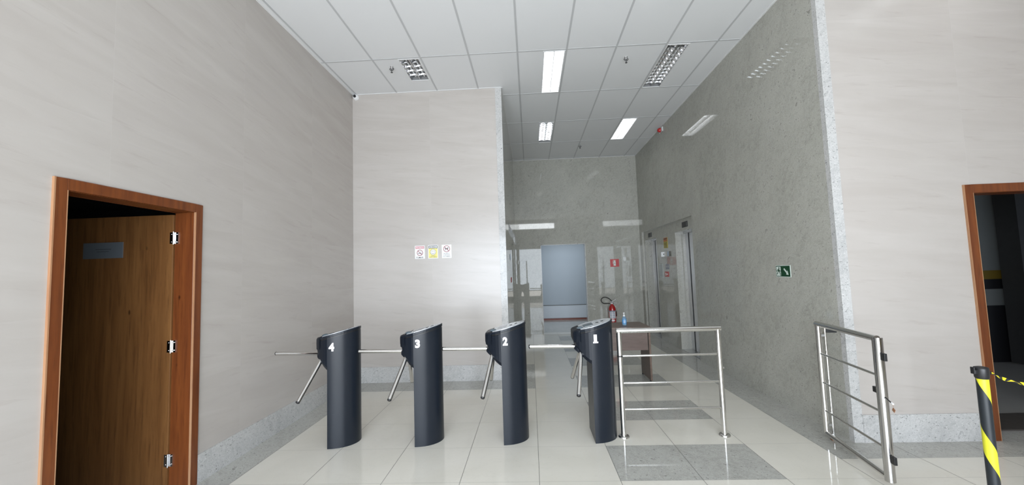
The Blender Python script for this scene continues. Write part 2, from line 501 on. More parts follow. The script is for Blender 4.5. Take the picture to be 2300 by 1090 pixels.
DE0, DE1, DEH = .276, 1.386, 2.205
we = MB()
we.box(XP - .09, DE0, YE, YE + .2, 0, H); we.box(DE1, XR + .082, YE, YE + .2, 0, H); we.box(DE0, DE1, YE, YE + .2, DEH, H)
struct(we.build('wall_corridor_end', M_GW))
# pale edge around the end opening
tr = MB()
tr.box(DE0 - .004, DE0 + .012, YE - .004, YE + .2, 0, DEH); tr.box(DE1 - .012, DE1 + .004, YE - .004, YE + .2, 0, DEH)
tr.box(DE0, DE1, YE - .004, YE + .2, DEH - .012, DEH + .004)
struct(tr.build('trim_3', M_GB))
# bright granite strips on the two outer corners and the granite skirtings
def slab(name, x0, x1, y0, y1, z0, z1): struct(MB().box(x0, x1, y0, y1, z0, z1).build(name, M_GB))
slab('trim_4', XP - .094, XP + .001, YB - .006, YB + .11, 0, H)
slab('trim_5', XR - .001, XR + .082, YR - .006, YR + .05, 0, H)
slab('baseboard_back', XL, XP - .094, YB - .012, YB, 0, .226)
slab('baseboard_front_right', XR + .082, 3.868, YR - .012, YR, 0, .232)
slab('baseboard_front_far_right', 4.98, 6.5, YR - .012, YR, 0, .232)
struct(MB().box(XL, XL + .012, 3.155, YB, 0, .218).box(XL, XL + .012, YF, 2.11, 0, .218).build('baseboard_left', M_GB))

# street front behind the camera: sill, lintel, transom bar, mullions
wf = MB()
wf.box(XL - .15, 6.5, YF - .1, YF, 0, .12); wf.box(2.8, 6.5, YF - .1, YF, .12, 3.87); wf.box(XL - .15, 2.8, YF - .1, YF, 2.8, 3.87)
wf.box(XL - .15, -.76, YF - .1, YF, 3.87, 4.17); wf.box(1.42, 6.5, YF - .1, YF, 3.87, 4.17); wf.box(XL - .15, 6.5, YF - .1, YF, 4.17, H)
struct(wf.build('wall_street_front', M_TR))
mu = MB()
for x in (-2.6, -1.4, -.2, 1.5, 2.77): mu.box(x - .03, x + .03, YF - .08, YF - .02, .12, 2.8)
struct(mu.build('window_1', M_STEELB))

# room behind the left door
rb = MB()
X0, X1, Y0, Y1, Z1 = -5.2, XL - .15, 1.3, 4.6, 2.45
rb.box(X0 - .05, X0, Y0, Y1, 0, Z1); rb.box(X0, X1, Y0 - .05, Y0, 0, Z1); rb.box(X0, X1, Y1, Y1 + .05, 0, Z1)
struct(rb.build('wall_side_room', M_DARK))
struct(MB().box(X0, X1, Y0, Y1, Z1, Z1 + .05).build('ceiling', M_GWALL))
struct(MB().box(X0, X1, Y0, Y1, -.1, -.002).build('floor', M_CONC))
# lobby behind the end opening
lb = MB()
lb.box(XP - .5, XR + .5, 12.9, 13.0, 0, 2.9)
struct(lb.build('wall_lobby_back', M_BLUEW))
ls = MB(); ls.box(XP - .5, -.42, YE + .2, 12.9, 0, 2.9); ls.box(3.2, 3.3, YE + .2, 12.9, 0, 2.9)
struct(ls.build('wall_lobby_side', M_BLUEW))
struct(MB().box(XP - .5, XR + .5, YE + .2, 13.0, 2.9, 2.95).build('ceiling', M_CEIL))
struct(MB().box(-.42, 3.2, 12.885, 12.9, .06, .45).build('trim_6', M_PALEW))
struct(MB().box(-.42, 3.2, 12.87, 12.9, 0, .05).build('baseboard_lobby', M_REDB))
struct(MB().box(-.42, 3.2, 12.88, 12.9, .45, .468).build('trim_7', M_GROUT))
area('lobby_fill_light', (1.2, 11.5, 2.85), (0, 0, 0), 1.2, .6, 26, (.86, .94, 1.0))  # unseen lamp, added to light the lobby
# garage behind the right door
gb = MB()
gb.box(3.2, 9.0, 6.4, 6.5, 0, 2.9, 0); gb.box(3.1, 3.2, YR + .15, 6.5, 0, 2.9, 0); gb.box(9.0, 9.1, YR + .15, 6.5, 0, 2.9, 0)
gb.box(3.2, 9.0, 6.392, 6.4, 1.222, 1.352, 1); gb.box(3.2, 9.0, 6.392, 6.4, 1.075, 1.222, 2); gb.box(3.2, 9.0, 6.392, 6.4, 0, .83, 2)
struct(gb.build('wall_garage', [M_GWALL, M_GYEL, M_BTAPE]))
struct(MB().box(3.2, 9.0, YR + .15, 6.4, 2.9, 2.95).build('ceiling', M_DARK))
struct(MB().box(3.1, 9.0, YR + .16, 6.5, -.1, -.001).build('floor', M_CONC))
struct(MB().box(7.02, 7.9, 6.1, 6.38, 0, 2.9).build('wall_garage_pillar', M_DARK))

# ---- doors
def door_frame(parent, horiz, a0, a1, face, depth, top, cas=.07):
    """casing + jamb. horiz='y': wall plane x=face, room side +x, frame spans y a0..a1; 'x': plane y=face, room side -y"""
    mb = MB(); ed = MB()
    def bx(m_, u0, u1, d0, d1, z0, z1):
        if horiz == 'y': m_.box(face - d1, face - d0, u0, u1, z0, z1)
        else: m_.box(u0, u1, face + d0, face + d1, z0, z1)
    p = .014
    bx(mb, a0, a0 + cas, -p, 0.002, 0, top); bx(mb, a1 - cas, a1, -p, 0.002, 0, top); bx(mb, a0 + cas, a1 - cas, -p, 0.002, top - cas, top)
    t = .03
    bx(mb, a0 + cas - t, a0 + cas, 0.002, depth, 0, top - cas); bx(mb, a1 - cas, a1 - cas + t, 0.002, depth, 0, top - cas)
    bx(mb, a0 + cas - t, a1 - cas + t, 0.002, depth, top - cas, top - cas + t)
    fo = mb.build('door_frame', M_WOODF, parent, .003)
    bx(ed, a0 + cas - .001, a0 + cas + .003, -p - .001, .001, 0, top - cas); bx(ed, a1 - cas - .003, a1 - cas + .001, -p - .001, .001, 0, top - cas)
    bx(ed, a0 - .002, a0 + .006, -p - .001, 0, 0, top)  # thin paler strips along the casing edges
    o = ed.build('casing_edge', M_WOODE, parent); o['label'] = 'pale edge of the casing'
    return fo
d1 = struct(empty('door_1', (0, 0, 0)))
door_frame(d1, 'y', 2.120, 3.152, XL, .16, 2.192, .066)
lf = MB(); HY = 3.075
lf.box(XL - .16 - .90, XL - .163, HY, HY + .035, .01, 2.112)
leaf = lf.build('door_leaf', M_WOODL, d1, .002)
hk = []
for z in (1.925, 1.075, .215):
    hb = MB(); hx = XL - .158
    hb.box(hx - .030, hx - .002, HY - .003, HY + .001, z - .045, z + .045); hb.box(hx + .002, hx + .032, HY + .0035, HY + .0075, z - .045, z + .045)
    hb.lathe([(.006, -.05), (.006, .05)], (hx, HY - .004, z), n=12)
    for zz in (-.03, .03):
        for xx in (-.018, .018): hb.lathe([(.0035, -.0045), (.0035, 0)], (hx + xx, HY - .001, z + zz), 'y', 8)
    hb.build('hinge', M_CHROME, d1)
dn = empty('door_sign', (-3.40, HY - .003, 1.845))
tag(dn, 'small dark grey plate on the upper part of the open brown door leaf', 'sign')
MB().box(-.165, .165, -.004, .002, -.063, .063).build('plate', principled('dim_plate', (.13, .15, .17), .4), dn)
nm = MB(); nm.box(-.06, .07, -.0055, -.004, .006, .012); nm.box(-.05, .05, -.0055, -.004, -.012, -.007)
nm.build('engraving', principled('dim_mark', (.07, .08, .09), .4), dn)
d2 = struct(empty('door_2', (0, 0, 0)))
door_frame(d2, 'x', 3.868, 4.972, YR, .16, 2.208, .074)

# lift entrances
def lift_door(n, X, sgn, y0, y1):
    e = struct(empty('door_%d' % n, (0, 0, 0)))
    g = y1 - .17
    def bx(mb, d0, d1, a, b, z0, z1): mb.box(X + sgn*d0, X + sgn*d1, a, b, z0, z1); return mb
    bx(MB(), .236, .26, y0, g - .03, .01, 2.19).build('door_panel', M_STEELB, e)
    bx(MB(), .236, .26, g + .03, y1, .01, 2.19).build('door_panel', M_STEELB, e)
    bx(MB(), .262, .28, y0, y1, 0, 2.21).build('door_gap', M_BLACK, e)
    bx(bx(MB(), .05, .30, y0, y1, 0.0, .008), .20, .29, y0, y1, 2.185, 2.21).build('sill', M_STEELB, e)
lift_door(3, XR, 1, 6.98, 7.85); lift_door(4, XR, 1, 9.0, 9.88)
lift_door(5, XP, -1, 6.98, 7.85); lift_door(6, XP, -1, 9.0, 9.88)
PX = XR + .046     # face of the lift portal (right)
def on_right(y, z, x=PX, out=.004): return lambda u, v, o=0: (x - out - o, y - u, z + v)   # u grows to the viewer's right
def on_left(y, z, x=XP - .046, out=.004): return lambda u, v, o=0: (x + out + o, y + u, z + v)
def panel(fn, w_, h_, out=.004):
    mb = MB(); c = [fn(-w_/2, -h_/2), fn(w_/2, -h_/2), fn(w_/2, h_/2), fn(-w_/2, h_/2)]
    n = (Vector(fn(0, 0, 1)) - Vector(fn(0, 0))) * -out
    mb.prism(c, n); return mb
def indicator(y, z, side, label, txt):
    fn = (on_right if side else on_left)(y, z, out=.010)
    o = panel(fn, .25, .098, .012).build('floor_indicator', M_BLACK)
    tag(o, label, 'floor indicator', 'lift floor indicators')
    f2 = lambda u, v: fn(u, v, .0012)
    mb = MB(); quad(mb, f2, -.10, .09, -.035, .035)
    mb.build('display_window', M_BLACK, o)
    mb = MB(); quad(mb, lambda u, v: fn(u, v, .0016), .095, .107, -.035, .035); mb.build('display_edge', M_STEELB, o)
indicator(7.325, 2.31, 1, 'black floor indicator above the nearer lift on the right wall', '')
indicator(9.44, 2.305, 1, 'black floor indicator above the farther lift on the right wall', '')
indicator(7.40, 2.29, 0, 'black floor indicator on the narrow left corridor wall beside the pier', '')
def wall_item(name, fn, w_, h_, mat, label, cat, out=.006):
    o = panel(fn, w_, h_, out + .002).build(name, mat); tag(o, label, cat); return o
fn = on_right(8.40, 2.05)
o = wall_item('warning_sticker', fn, .23, .215, M_SYELD, 'yellow and orange warning sticker high between the two right-hand lifts', 'sticker', .003)
mb = MB(); f2 = lambda u, v: fn(u, v, .001); quad(mb, f2, -.115, .115, .03, .1075); mb.build('orange_header', M_SORG, o)
mb = MB()
f3 = lambda u, v: fn(u, v, .002); quad(mb, f3, -.10, .10, .075, .092)
for k in range(4): quad(mb, f3, -.09, .09 - .03*(k % 2), -.005 - .026*k, .002 - .026*k)
mb.build('printed_lines', M_SBLK, o)
# chrome call plate with curved front
e = empty('call_button_plate', (PX, 8.41, 1.82)); tag(e, 'curved chrome call plate between the two right-hand lifts', 'call button')
mb = MB(); sec = []
for k in range(13):
    a = -PI/2 + PI*k/12; sec.append([(-.002 - .05*math.cos(a)*1, -.29*math.sin(a) * 1, z) for z in (-.05, .05)])
vs = [p for s_ in sec for p in s_]; mb.add(vs, [(2*k, 2*k+1, 2*k+3, 2*k+2) for k in range(12)], 0, True)
mb.add([s_[0] for s_ in sec], [tuple(range(13))]); mb.add([s_[1] for s_ in sec], [tuple(reversed(range(13)))])
mb.build('plate', M_CHROME, e)
MB().lathe([(.014, -.056), (.014, -.05), (.012, -.048)], (0, 0, 0), 'x', 18).build('button', M_BLACK, e)
fn = on_right(8.79, 1.48)
o = wall_item('notice', fn, .25, .30, M_GREYL, 'pale grey notice sheet between the right-hand lifts, beside the red call box', 'notice', .002)
mb = MB(); [quad(mb, lambda u, v: fn(u, v, .001), -.09, .09, .11 - .03*k, .116 - .03*k) for k in range(8)]
mb.build('printed_lines', M_GREYP, o)
fn = on_right(8.38, 1.565)
o = wall_item('button_plate', fn, .21, .105, M_GREYP, 'small grey button plate just above the red call box between the lifts', 'button plate', .008)
for k in range(2): mb = MB(); disc(mb, lambda u, v: fn(u, v, .001), -.05 + .1*k, 0, .02); mb.build('button', M_STEELB, o)
fn = on_right(8.43, 1.41)
o = wall_item('fire_call_box', fn, .24, .105, M_RED, 'small red fire call box low between the two right-hand lifts', 'call box', .03)
mb = MB(); quad(mb, lambda u, v: fn(u, v, .001), -.085, -.04, -.03, .03); quad(mb, lambda u, v: fn(u, v, .001), -.02, .06, -.012, .012)
mb.build('white_marking', M_SWHITE, o)
# left corridor wall pieces
e = empty('call_button_plate', (XP - .046, 7.75, 1.84)); tag(e, 'chrome call plate on the left corridor wall beside the bright pier', 'call button')
mb = MB(); sec = [[(.002 + .04*math.cos(-PI/2 + PI*k/12), .30*math.sin(-PI/2 + PI*k/12), z) for z in (-.055, .055)] for k in range(13)]
mb.add([p for s_ in sec for p in s_], [(2*k, 2*k+1, 2*k+3, 2*k+2) for k in range(12)], 0, True)
mb.add([s_[0] for s_ in sec], [tuple(range(13))]); mb.add([s_[1] for s_ in sec], [tuple(reversed(range(13)))])
mb.build('plate', M_CHROME, e)
fn = on_left(8.30, 1.40)
o = wall_item('fire_call_box', fn, .40, .10, M_RED, 'red fire call box on the narrow left corridor wall', 'call box', .03)

# ---- luminaires
def luminaire(x0, x1, y0, y1, lit, label, nb):
    cx, cy = (x0+x1)/2, (y0+y1)/2; W, L = x1-x0, y1-y0
    e = empty('ceiling_light', (cx, cy, H)); tag(e, label, 'ceiling light', 'recessed louvre lights in the ceiling')
    mb = MB(); hw, hl, f = W/2, L/2, .012
    for a, b, c, d in ((-hw, -hw+f, -hl, hl), (hw-f, hw, -hl, hl), (-hw+f, hw-f, -hl, -hl+f), (-hw+f, hw-f, hl-f, hl)):
        mb.box(a, b, c, d, -.006, .004)
    mb.build('frame', M_WHITE, e)
    mb = MB(); D = .085
    mb.add([(-hw, -hl, D), (hw, -hl, D), (hw, hl, D), (-hw, hl, D)], [(0, 1, 2, 3)])
    for a, b in (((-hw, -hl), (hw, -hl)), ((hw, -hl), (hw, hl)), ((hw, hl), (-hw, hl)), ((-hw, hl), (-hw, -hl))):
        mb.add([(*a, 0), (*b, 0), (*b, D), (*a, D)], [(0, 1, 2, 3)])
    mb.build('housing', M_TRAYON if lit else M_TRAYOFF, e)
    rf = MB(); iw = hw - f
    for s_ in (-1, 1):                       # two parabolic troughs
        c = s_ * iw/2; pts = []
        for k in range(13):
            t = -1 + 2*k/12; pts.append((c + t*iw/2, .075 - .07*t*t))
        vs = []
        for x, z in pts: vs += [(x, -hl+f, z), (x, hl-f, z)]
        rf.add(vs, [(2*k, 2*k+1, 2*k+3, 2*k+2) for k in range(12)], 0, True)
    rf.build('reflector', M_TRAYON if lit else M_ALUD, e)
    lv = MB(); n = nb
    for s_ in (-1, 1):                       # cross blades, thick on top and dished in the middle
        c = s_ * iw/2
        for k in range(1, n+1):
            y = -hl + f + (L - 2*f) * k/(n+1)
            N = 8; top = []; bot = []
            for q in range(N+1):
                t = -1 + 2*q/N; x = c + t*iw/2*.98
                zb = .002 + .016*(1 - t*t) ; bot.append((x, zb)); 
            vs = []
            for x, zb in bot: vs += [(x, y - .001, zb), (x, y - .008, .036), (x, y + .008, .036), (x, y + .001, zb)]
            fs = []
            for q in range(N):
                for r in range(4): fs.append((4*q+r, 4*q+(r+1) % 4, 4*q+4+(r+1) % 4, 4*q+4+r))
            lv.add(vs, fs, 0, False)
    lv.box(-.004, .004, -hl+f, hl-f, .0, .03)
    lv.build('louvre', M_TRAYON if lit else M_ALU, e)
    for s_ in (-1, 1):
        c = s_ * iw/2
        MB().tube([(c, -hl+.03, .052), (c, hl-.03, .052)], .013, 12).build('lamp_tube', M_TUBEON if lit else M_TUBEOFF, e)
LL = ['short unlit louvre light, left of the ceiling in front of the beige back wall',
      'long lit white louvre light in the middle of the ceiling, nearest the camera',
      'long unlit louvre light near the top of the right granite wall',
      'unlit louvre light deep in the corridor ceiling, left of the far lit one',
      'lit white louvre light deep in the corridor ceiling near the right wall',
      'lit louvre light close above the right beige wall, outside the picture']
for l, lab in zip(LAMPS, LL): luminaire(*l, lab, 4 if l[3] - l[2] < .8 else 11)
for l in LAMPS[:0]: pass

# ---- sprinklers, detector, camera
def sprinkler(x, y, label):
    e = empty('sprinkler', (x, y, H)); tag(e, label, 'sprinkler', 'ceiling sprinklers')
    MB().lathe([(.022, 0), (.022, -.003), (.008, -.006), (.006, -.030)], n=24).build('escutcheon', M_STEELB, e)
    mb = MB()
    for s_ in (-1, 1): mb.tube([(s_*.006, 0, -.030), (s_*.022, 0, -.020), (s_*.028, 0, -.030), (s_*.018, 0, -.044), (s_*.004, 0, -.052)], .0055, 8)
    mb.build('yoke', M_SPK, e)
    MB().lathe([(.0045, -.03), (.0045, -.072), (.014, -.074), (.015, -.080), (.0, -.080)], n=20).build('deflector', M_SPK, e)
sprinkler(-1.775, 5.21, 'small sprinkler beside the short unlit ceiling light')
sprinkler(1.38, 5.29, 'small sprinkler between the two long ceiling lights on the right')
sprinkler(1.225, 9.07, 'small sprinkler at the far end of the corridor ceiling')
e = empty('security_camera', (-2.605, YB - .003, H - .045)); tag(e, 'small white dome camera at the ceiling corner of left and back wall', 'security camera')
MB().lathe([(.045, 0), (.045, -.02), (.04, -.024)], axis='y', n=28).build('base', M_SWHITE, e)
prof = [(.042*math.cos(a), -.024 - .045*math.sin(a)) for a in [PI/2*k/10 for k in range(11)]]
MB().lathe(prof, axis='y', n=28).build('dome', M_SWHITE, e)
MB().lathe([(.02, -.05), (.022, -.072), (.016, -.074), (.0, -.07)], (.004, 0, -.003), 'y', n=24).build('lens', M_BLACK, e)
e = empty('fire_siren', (XR, 8.09, H - .075)); tag(e, 'small red fire siren high on the right granite wall below the ceiling', 'siren')
MB().box(-.03, -.001, -.09, .09, -.045, .045).build('base', M_GREYL, e, .006)
mb = MB(); mb.lathe([(.045, -.03), (.042, -.06), (.028, -.085), (0, -.09)], (0, 0, 0), 'x', 24)
mb.build('horn', M_RED, e)

# ---- signs on the back wall
def on_wall_y(x, z, y, out): return lambda u, v, o=0: (x + u, y - out - o, z + v)
def sign_panel(name, x, z, w_, h_, label, mat=M_SWHITE):
    fn = on_wall_y(x, z, YB, .004)
    o = panel(fn, w_, h_, .004).build(name, mat); tag(o, label, 'sign', 'three notices on the beige back wall'); return o, fn
def off(fn, d): return lambda u, v: fn(u, v, d)
o, fn = sign_panel('no_smoking_sign', -1.645, 1.903, .15, .197, 'white no-smoking notice with red header, leftmost of the three')
mb = MB(); quad(mb, off(fn, .0006), -.066, .066, .052, .090); mb.build('header', M_SPINK, o)
mb = MB(); add_text(mb, 'PROIBIDO', .115, .022, lambda u, v: fn(u, v + .071, .0012), 0, .01); mb.build('header_lettering', M_SWHITE, o)
mb = MB(); disc(mb, off(fn, .0012), 0, -.008, .046, 0, 32, .038)
a = math.radians(135); ca, sa = math.cos(a), math.sin(a)
poly(mb, off(fn, .0016), [(ca*.042 - sa*.004, -.008 + sa*.042 + ca*.004), (ca*.042 + sa*.004, -.008 + sa*.042 - ca*.004), (-ca*.042 + sa*.004, -.008 - sa*.042 - ca*.004), (-ca*.042 - sa*.004, -.008 - sa*.042 + ca*.004)])
mb.build('prohibition_ring', principled('sign_ring', (.28, .04, .06), .4), o)
mb = MB(); quad(mb, off(fn, .0009), -.030, .022, -.021, -.014); quad(mb, off(fn, .0009), .024, .030, -.021, -.014)
for k in range(5): quad(mb, off(fn, .0009), .012 + .002*math.sin(k*1.5), .015 + .002*math.sin(k*1.5), -.010 + .006*k, -.004 + .006*k)
mb.build('cigarette_pictogram', M_SBLK, o); mb = MB(); add_text(mb, 'FUMAR', .105, .024, lambda u, v: fn(u, v - .079, .0009), 0, .008); mb.build('lettering', M_SBLK, o)
o, fn = sign_panel('smile_sign', -1.445, 1.903, .15, .20, 'yellow smile notice with a smiling face, middle of the three')
mb = MB(); quad(mb, off(fn, .0006), -.067, .067, -.092, .050); mb.build('yellow_field', M_SYEL, o)
mb = MB(); quad(mb, off(fn, .0006), -.067, .067, .050, .092); mb.build('header', M_SBLK, o)
mb = MB(); quad(mb, off(fn, .0010), -.058, .058, .057, .085); disc(mb, off(fn, .0010), 0, -.003, .042); mb.build('white_field', M_SWHITE, o)
mb = MB(); add_text(mb, 'SORRIA', .10, .018, lambda u, v: fn(u, v + .071, .0014), 0, .03); mb.build('header_lettering', M_SBLK, o); mb = MB()
disc(mb, off(fn, .0014), 0, -.003, .044, 0, 32, .040)
disc(mb, off(fn, .0014), -.014, .010, .006, 0, 14); disc(mb, off(fn, .0014), .014, .010, .006, 0, 14)
disc(mb, off(fn, .0014), 0, .000, .029, 0, 16, .024, math.radians(205), math.radians(335))
mb.build('smiling_face', M_SBLK, o); mb = MB()
add_text(mb, 'VOCE ESTA', .075, .010, lambda u, v: fn(u, v - .062, .0010), 0, .01)
add_text(mb, 'SENDO FILMADO', .115, .012, lambda u, v: fn(u, v - .080, .0010), 0, .002)
mb.build('lettering', M_SBLK, o)
o, fn = sign_panel('no_animals_sign', -1.240, 1.903, .145, .200, 'white no-animals notice with three lines of text, rightmost of the three')
mb = MB(); disc(mb, off(fn, .0012), 0, .038, .050, 0, 32, .042)
poly(mb, off(fn, .0016), [(-.037, .069), (-.031, .074), (.037, .007), (.031, .002)]); mb.build('prohibition_ring', MATS['sign_ring'], o)
mb = MB()
poly(mb, off(fn, .0009), [(-.024, .036), (-.020, .047), (.010, .046), (.016, .058), (.022, .060), (.030, .052), (.022, .046), (.018, .036), (-.016, .034)])
for x in (-.020, -.012, .008, .014): quad(mb, off(fn, .0009), x, x + .004, .016, .037)
poly(mb, off(fn, .0009), [(-.024, .040), (-.034, .052), (-.031, .054), (-.020, .046)])
mb.build('dog_pictogram', M_SBLK, o); mb = MB()
for k, t in enumerate(('PROIBIDO', 'A ENTRADA', 'DE ANIMAIS')): add_text(mb, t, .092 + .008*k, .013, lambda u, v: fn(u, v - .032 - .022*k, .0009), 0, .004)
mb.build('lettering', M_SBLK, o)
# extinguisher sign on the end wall
fn = on_wall_y(2.094, 1.697, YE, .004)
o = panel(fn, .215, .19, .004).build('extinguisher_sign', M_RED); tag(o, 'square red fire extinguisher sign on the corridor end wall', 'sign')
mb = MB(); f2 = off(fn, .001)
poly(mb, f2, [(-.028, -.070), (.028, -.070), (.028, .028), (.018, .042), (-.018, .042), (-.028, .028)])
quad(mb, f2, -.010, .010, .042, .056); poly(mb, f2, [(-.032, .056), (.030, .056), (.034, .066), (-.028, .070)]); quad(mb, f2, -.045, -.036, -.02, .062)
mb.build('pictogram', M_SLUM, o)
mb = MB(); disc(mb, off(fn, .0016), 0, -.012, .015, 0, 16, .010); mb.build('pictogram_mark', M_RED, o)
# emergency exit sign on the right granite wall
fn = on_right(4.531, 1.478, XR, .004)
o = panel(fn, .252, .128, .004).build('exit_sign', M_SLUM); tag(o, 'green emergency exit sign with running figure on the right granite wall', 'sign')
mb = MB(); quad(mb, off(fn, .0008), -.120, .120, -.058, .058); mb.build('green_field', M_SGRN, o)
mb = MB(); f2 = off(fn, .0014); quad(mb, f2, -.112, -.036, -.052, .050)
poly(mb, f2, [(.012, .020), (.026, .034), (.070, -.004), (.080, .010), (.092, -.040), (.050, -.034), (.060, -.022)])
mb.build('white_pictogram', M_SLUM, o)
mb = MB(); f3 = off(fn, .002)
disc(mb, f3, -.066, .034, .010, 0, 16)
poly(mb, f3, [(-.088, .020), (-.064, .024), (-.056, .012), (-.066, -.010), (-.084, -.006), (-.086, .006)])
poly(mb, f3, [(-.066, -.010), (-.056, -.024), (-.046, -.050), (-.038, -.052), (-.046, -.020), (-.060, .002)])
poly(mb, f3, [(-.084, -.006), (-.090, -.030), (-.108, -.034), (-.108, -.026), (-.098, -.024), (-.096, -.002)])
poly(mb, f3, [(-.060, .018), (-.044, .004), (-.034, .006), (-.034, .000), (-.046, -.004), (-.064, .008)])
poly(mb, f3, [(-.088, .020), (-.104, .012), (-.110, -.004), (-.104, -.006), (-.098, .006), (-.086, .012)])
mb.build('running_figure', M_SGRN, o)

# ================================================================== TURNSTILES
EA, EB = .228, .19
def ztop(x): return .992 + .25 * (x + .15)
def ell(n=28, a=EA, b=EB):
    return [(a*math.sin(PI*k/n), -b*math.cos(PI*k/n)) for k in range(n+1)]
def make_turnstile():
    e = empty('turnstile')
    # pedestal: half-ellipse plan, flat towards -x
    out = ell(); mb = MB(); n = len(out)
    bot = [(x, y + EB, 0.0) for x, y in out]; top = [(x, y + EB, ztop(x) - .034) for x, y in out]
    mb.add(bot + top, [(j, j+1, n+j+1, n+j) for j in range(n-1)], 0, True)
    mb.add(bot, [tuple(reversed(range(n)))]); mb.add(top, [tuple(range(n))])
    mb.add([bot[0], bot[-1], top[-1], top[0]], [(0, 3, 2, 1)])
    mb.build('pedestal', M_NAVY, e)
    # arm head, overhanging towards -x
    secs = []
    for x, hw, zb in ((.0005, .190, .700), (-.02, .186, .712), (-.05, .174, .735), (-.08, .158, .765), (-.105, .143, .80), (-.128, .122, .838), (-.142, .10, .885), (-.150, .078, .93)):
        zt = ztop(x) - .034; s_ = []
        ch = .035
        for (yy, zz) in ((-hw + ch*.6, zb), (-hw, zb + ch), (-hw, zt), (hw, zt), (hw, zb + ch), (hw - ch*.6, zb)):
            s_.append((x, EB + yy, zz))
        secs.append(s_)
    MB().loft(secs, smooth=False).build('arm_head', M_NAVYD, e, .004)
    # raised black bumper on the outer end
    secs = []
    for x, hw, zb, zt in ((-.090, .152, .90, ztop(-.090) + .004), (-.125, .128, .885, ztop(-.125) + .006), (-.148, .104, .89, ztop(-.148) + .004), (-.156, .085, .92, ztop(-.156) - .004)):
        secs.append([(x, EB + a*hw, z) for a, z in ((-1, zb), (-1.02, (zb+zt)/2), (-1, zt - .012), (-.85, zt), (.85, zt), (1, zt - .012), (1.02, (zb+zt)/2), (1, zb))])
    MB().loft(secs, smooth=False).build('bumper', M_NAVYD, e, .004)
    # sloping cap: leaf outline from the tip back to the head end
    leafo = [(x, y) for x, y in ell(24, EA + .003, EB + .003)]
    left = [(-.05, .176), (-.09, .152), (-.105, .145)]
    outl = leafo + [(x, hw) for x, hw in left] + [(x, -hw) for x, hw in reversed(left)]
    def slabz(ol, z0, z1):
        m_ = MB(); n_ = len(ol); a = [(x, y + EB, ztop(x) + z0) for x, y in ol]; b = [(x, y + EB, ztop(x) + z1) for x, y in ol]
        m_.add(a + b, [(j, (j+1) % n_, n_+(j+1) % n_, n_+j) for j in range(n_)]); m_.add(a, [tuple(reversed(range(n_)))]); m_.add(b, [tuple(range(n_))]); return m_
    slabz([(x*.975, y*.975) for x, y in outl], -.034, -.022).build('cap_groove', M_BLACK, e)
    slabz(outl, -.022, 0).build('top_cap', M_NAVY, e, .002)
    pl = [((x - .06)*.93 + .060, y*.90) for x, y in leafo] + [(-.045, .155), (-.082, .128), (-.082, -.128), (-.045, -.155)]
    tp = slabz(pl, -.001, .004).build('top_plate', M_PLATE, e)
    def flat(x0, x1, y0, y1, z0, z1): return slabz([(x0, y0), (x1, y0), (x1, y1), (x0, y1)], z0, z1)
    flat(-.045, .045, -.075, .075, .003, .0055).build('display', M_LCD, tp)
    flat(.075, .100, -.035, .0, .003, .007).build('button', M_BLACK, tp)
    flat(.125, .148, -.03, .005, .003, .007).build('button', M_BLACK, tp)
    sn = MB(); prof = [(.036*math.cos(PI/2*k/8), .019*math.sin(PI/2*k/8)) for k in range(9)]
    sn.lathe([(r, z + ztop(-.075)) for r, z in prof], (-.078, EB - .06, 0)).build('card_reader', M_LCD, tp)
    # hub and three arms
    P = Vector((-.077, .116, .846)); n_ = Vector((-math.cos(.845), 0, -math.sin(.845))); mm = Vector((-math.sin(.845), 0, math.cos(.845))); yy = Vector((0, 1, 0))
    hub = MB(); hub.tube([P + n_*(-.02), P + n_*.045, P + n_*.062], [.058, .054, .042], 24)
    hub.build('hub', M_NAVYD, e)
    for a in (.023, .023 - 2*PI/3, .023 + 2*PI/3):
        d = math.cos(.86)*n_ + math.sin(.86)*(math.cos(a)*mm + math.sin(a)*yy)
        arm = MB().tube([P + d*.03, P + d*.487], .0185, 20).build('arm', M_STEEL, e)
        MB().tube([P + d*.487, P + d*.493, P + d*.498], [.0189, .018, .013], 20).build('end_cap', M_BLACK, arm)
    return e
def number(e, t):
    mb = MB()
    def fn(u, v):
        x = .040 + u; z = .930 + v + (-.008 if t == '4' else 0)
        y = EB - EB*math.sqrt(max(0, 1 - (x/EA)**2)); return (x, y - .0018, z)
    def fx(u, v): u, v = u*math.cos(-.12) - v*math.sin(-.12), u*math.sin(-.12) + v*math.cos(-.12); return fn(u, v)
    wd = {'1': .030, '2': .046, '3': .044, '4': .050}[t]
    add_text(mb, t, wd, .078, fn, 0, .055)
    if t == '1': quad(mb, fn, -.022, .026, -.039, -.026)
    mb.build('number_sticker', M_STICK, e)
proto = make_turnstile()
TS = [(-1.922, 3.750, '4', 'dark turnstile with white number 4, leftmost in the row by the left wall'),
      (-1.113, 3.767, '3', 'dark turnstile with white number 3, second from the left'),
      (-.297, 3.779, '2', 'dark turnstile with white number 2, in front of the granite pier edge'),
      (.532, 3.788, '1', 'dark turnstile with white number 1, beside the steel railing')]
roots = [proto] + [copy_tree(proto) for _ in range(3)]
for r_, (x, y, t, lab) in zip(roots, TS):
    r_.location = (x, y, 0); tag(r_, lab, 'turnstile', 'turnstiles across the entrance'); number(r_, t)

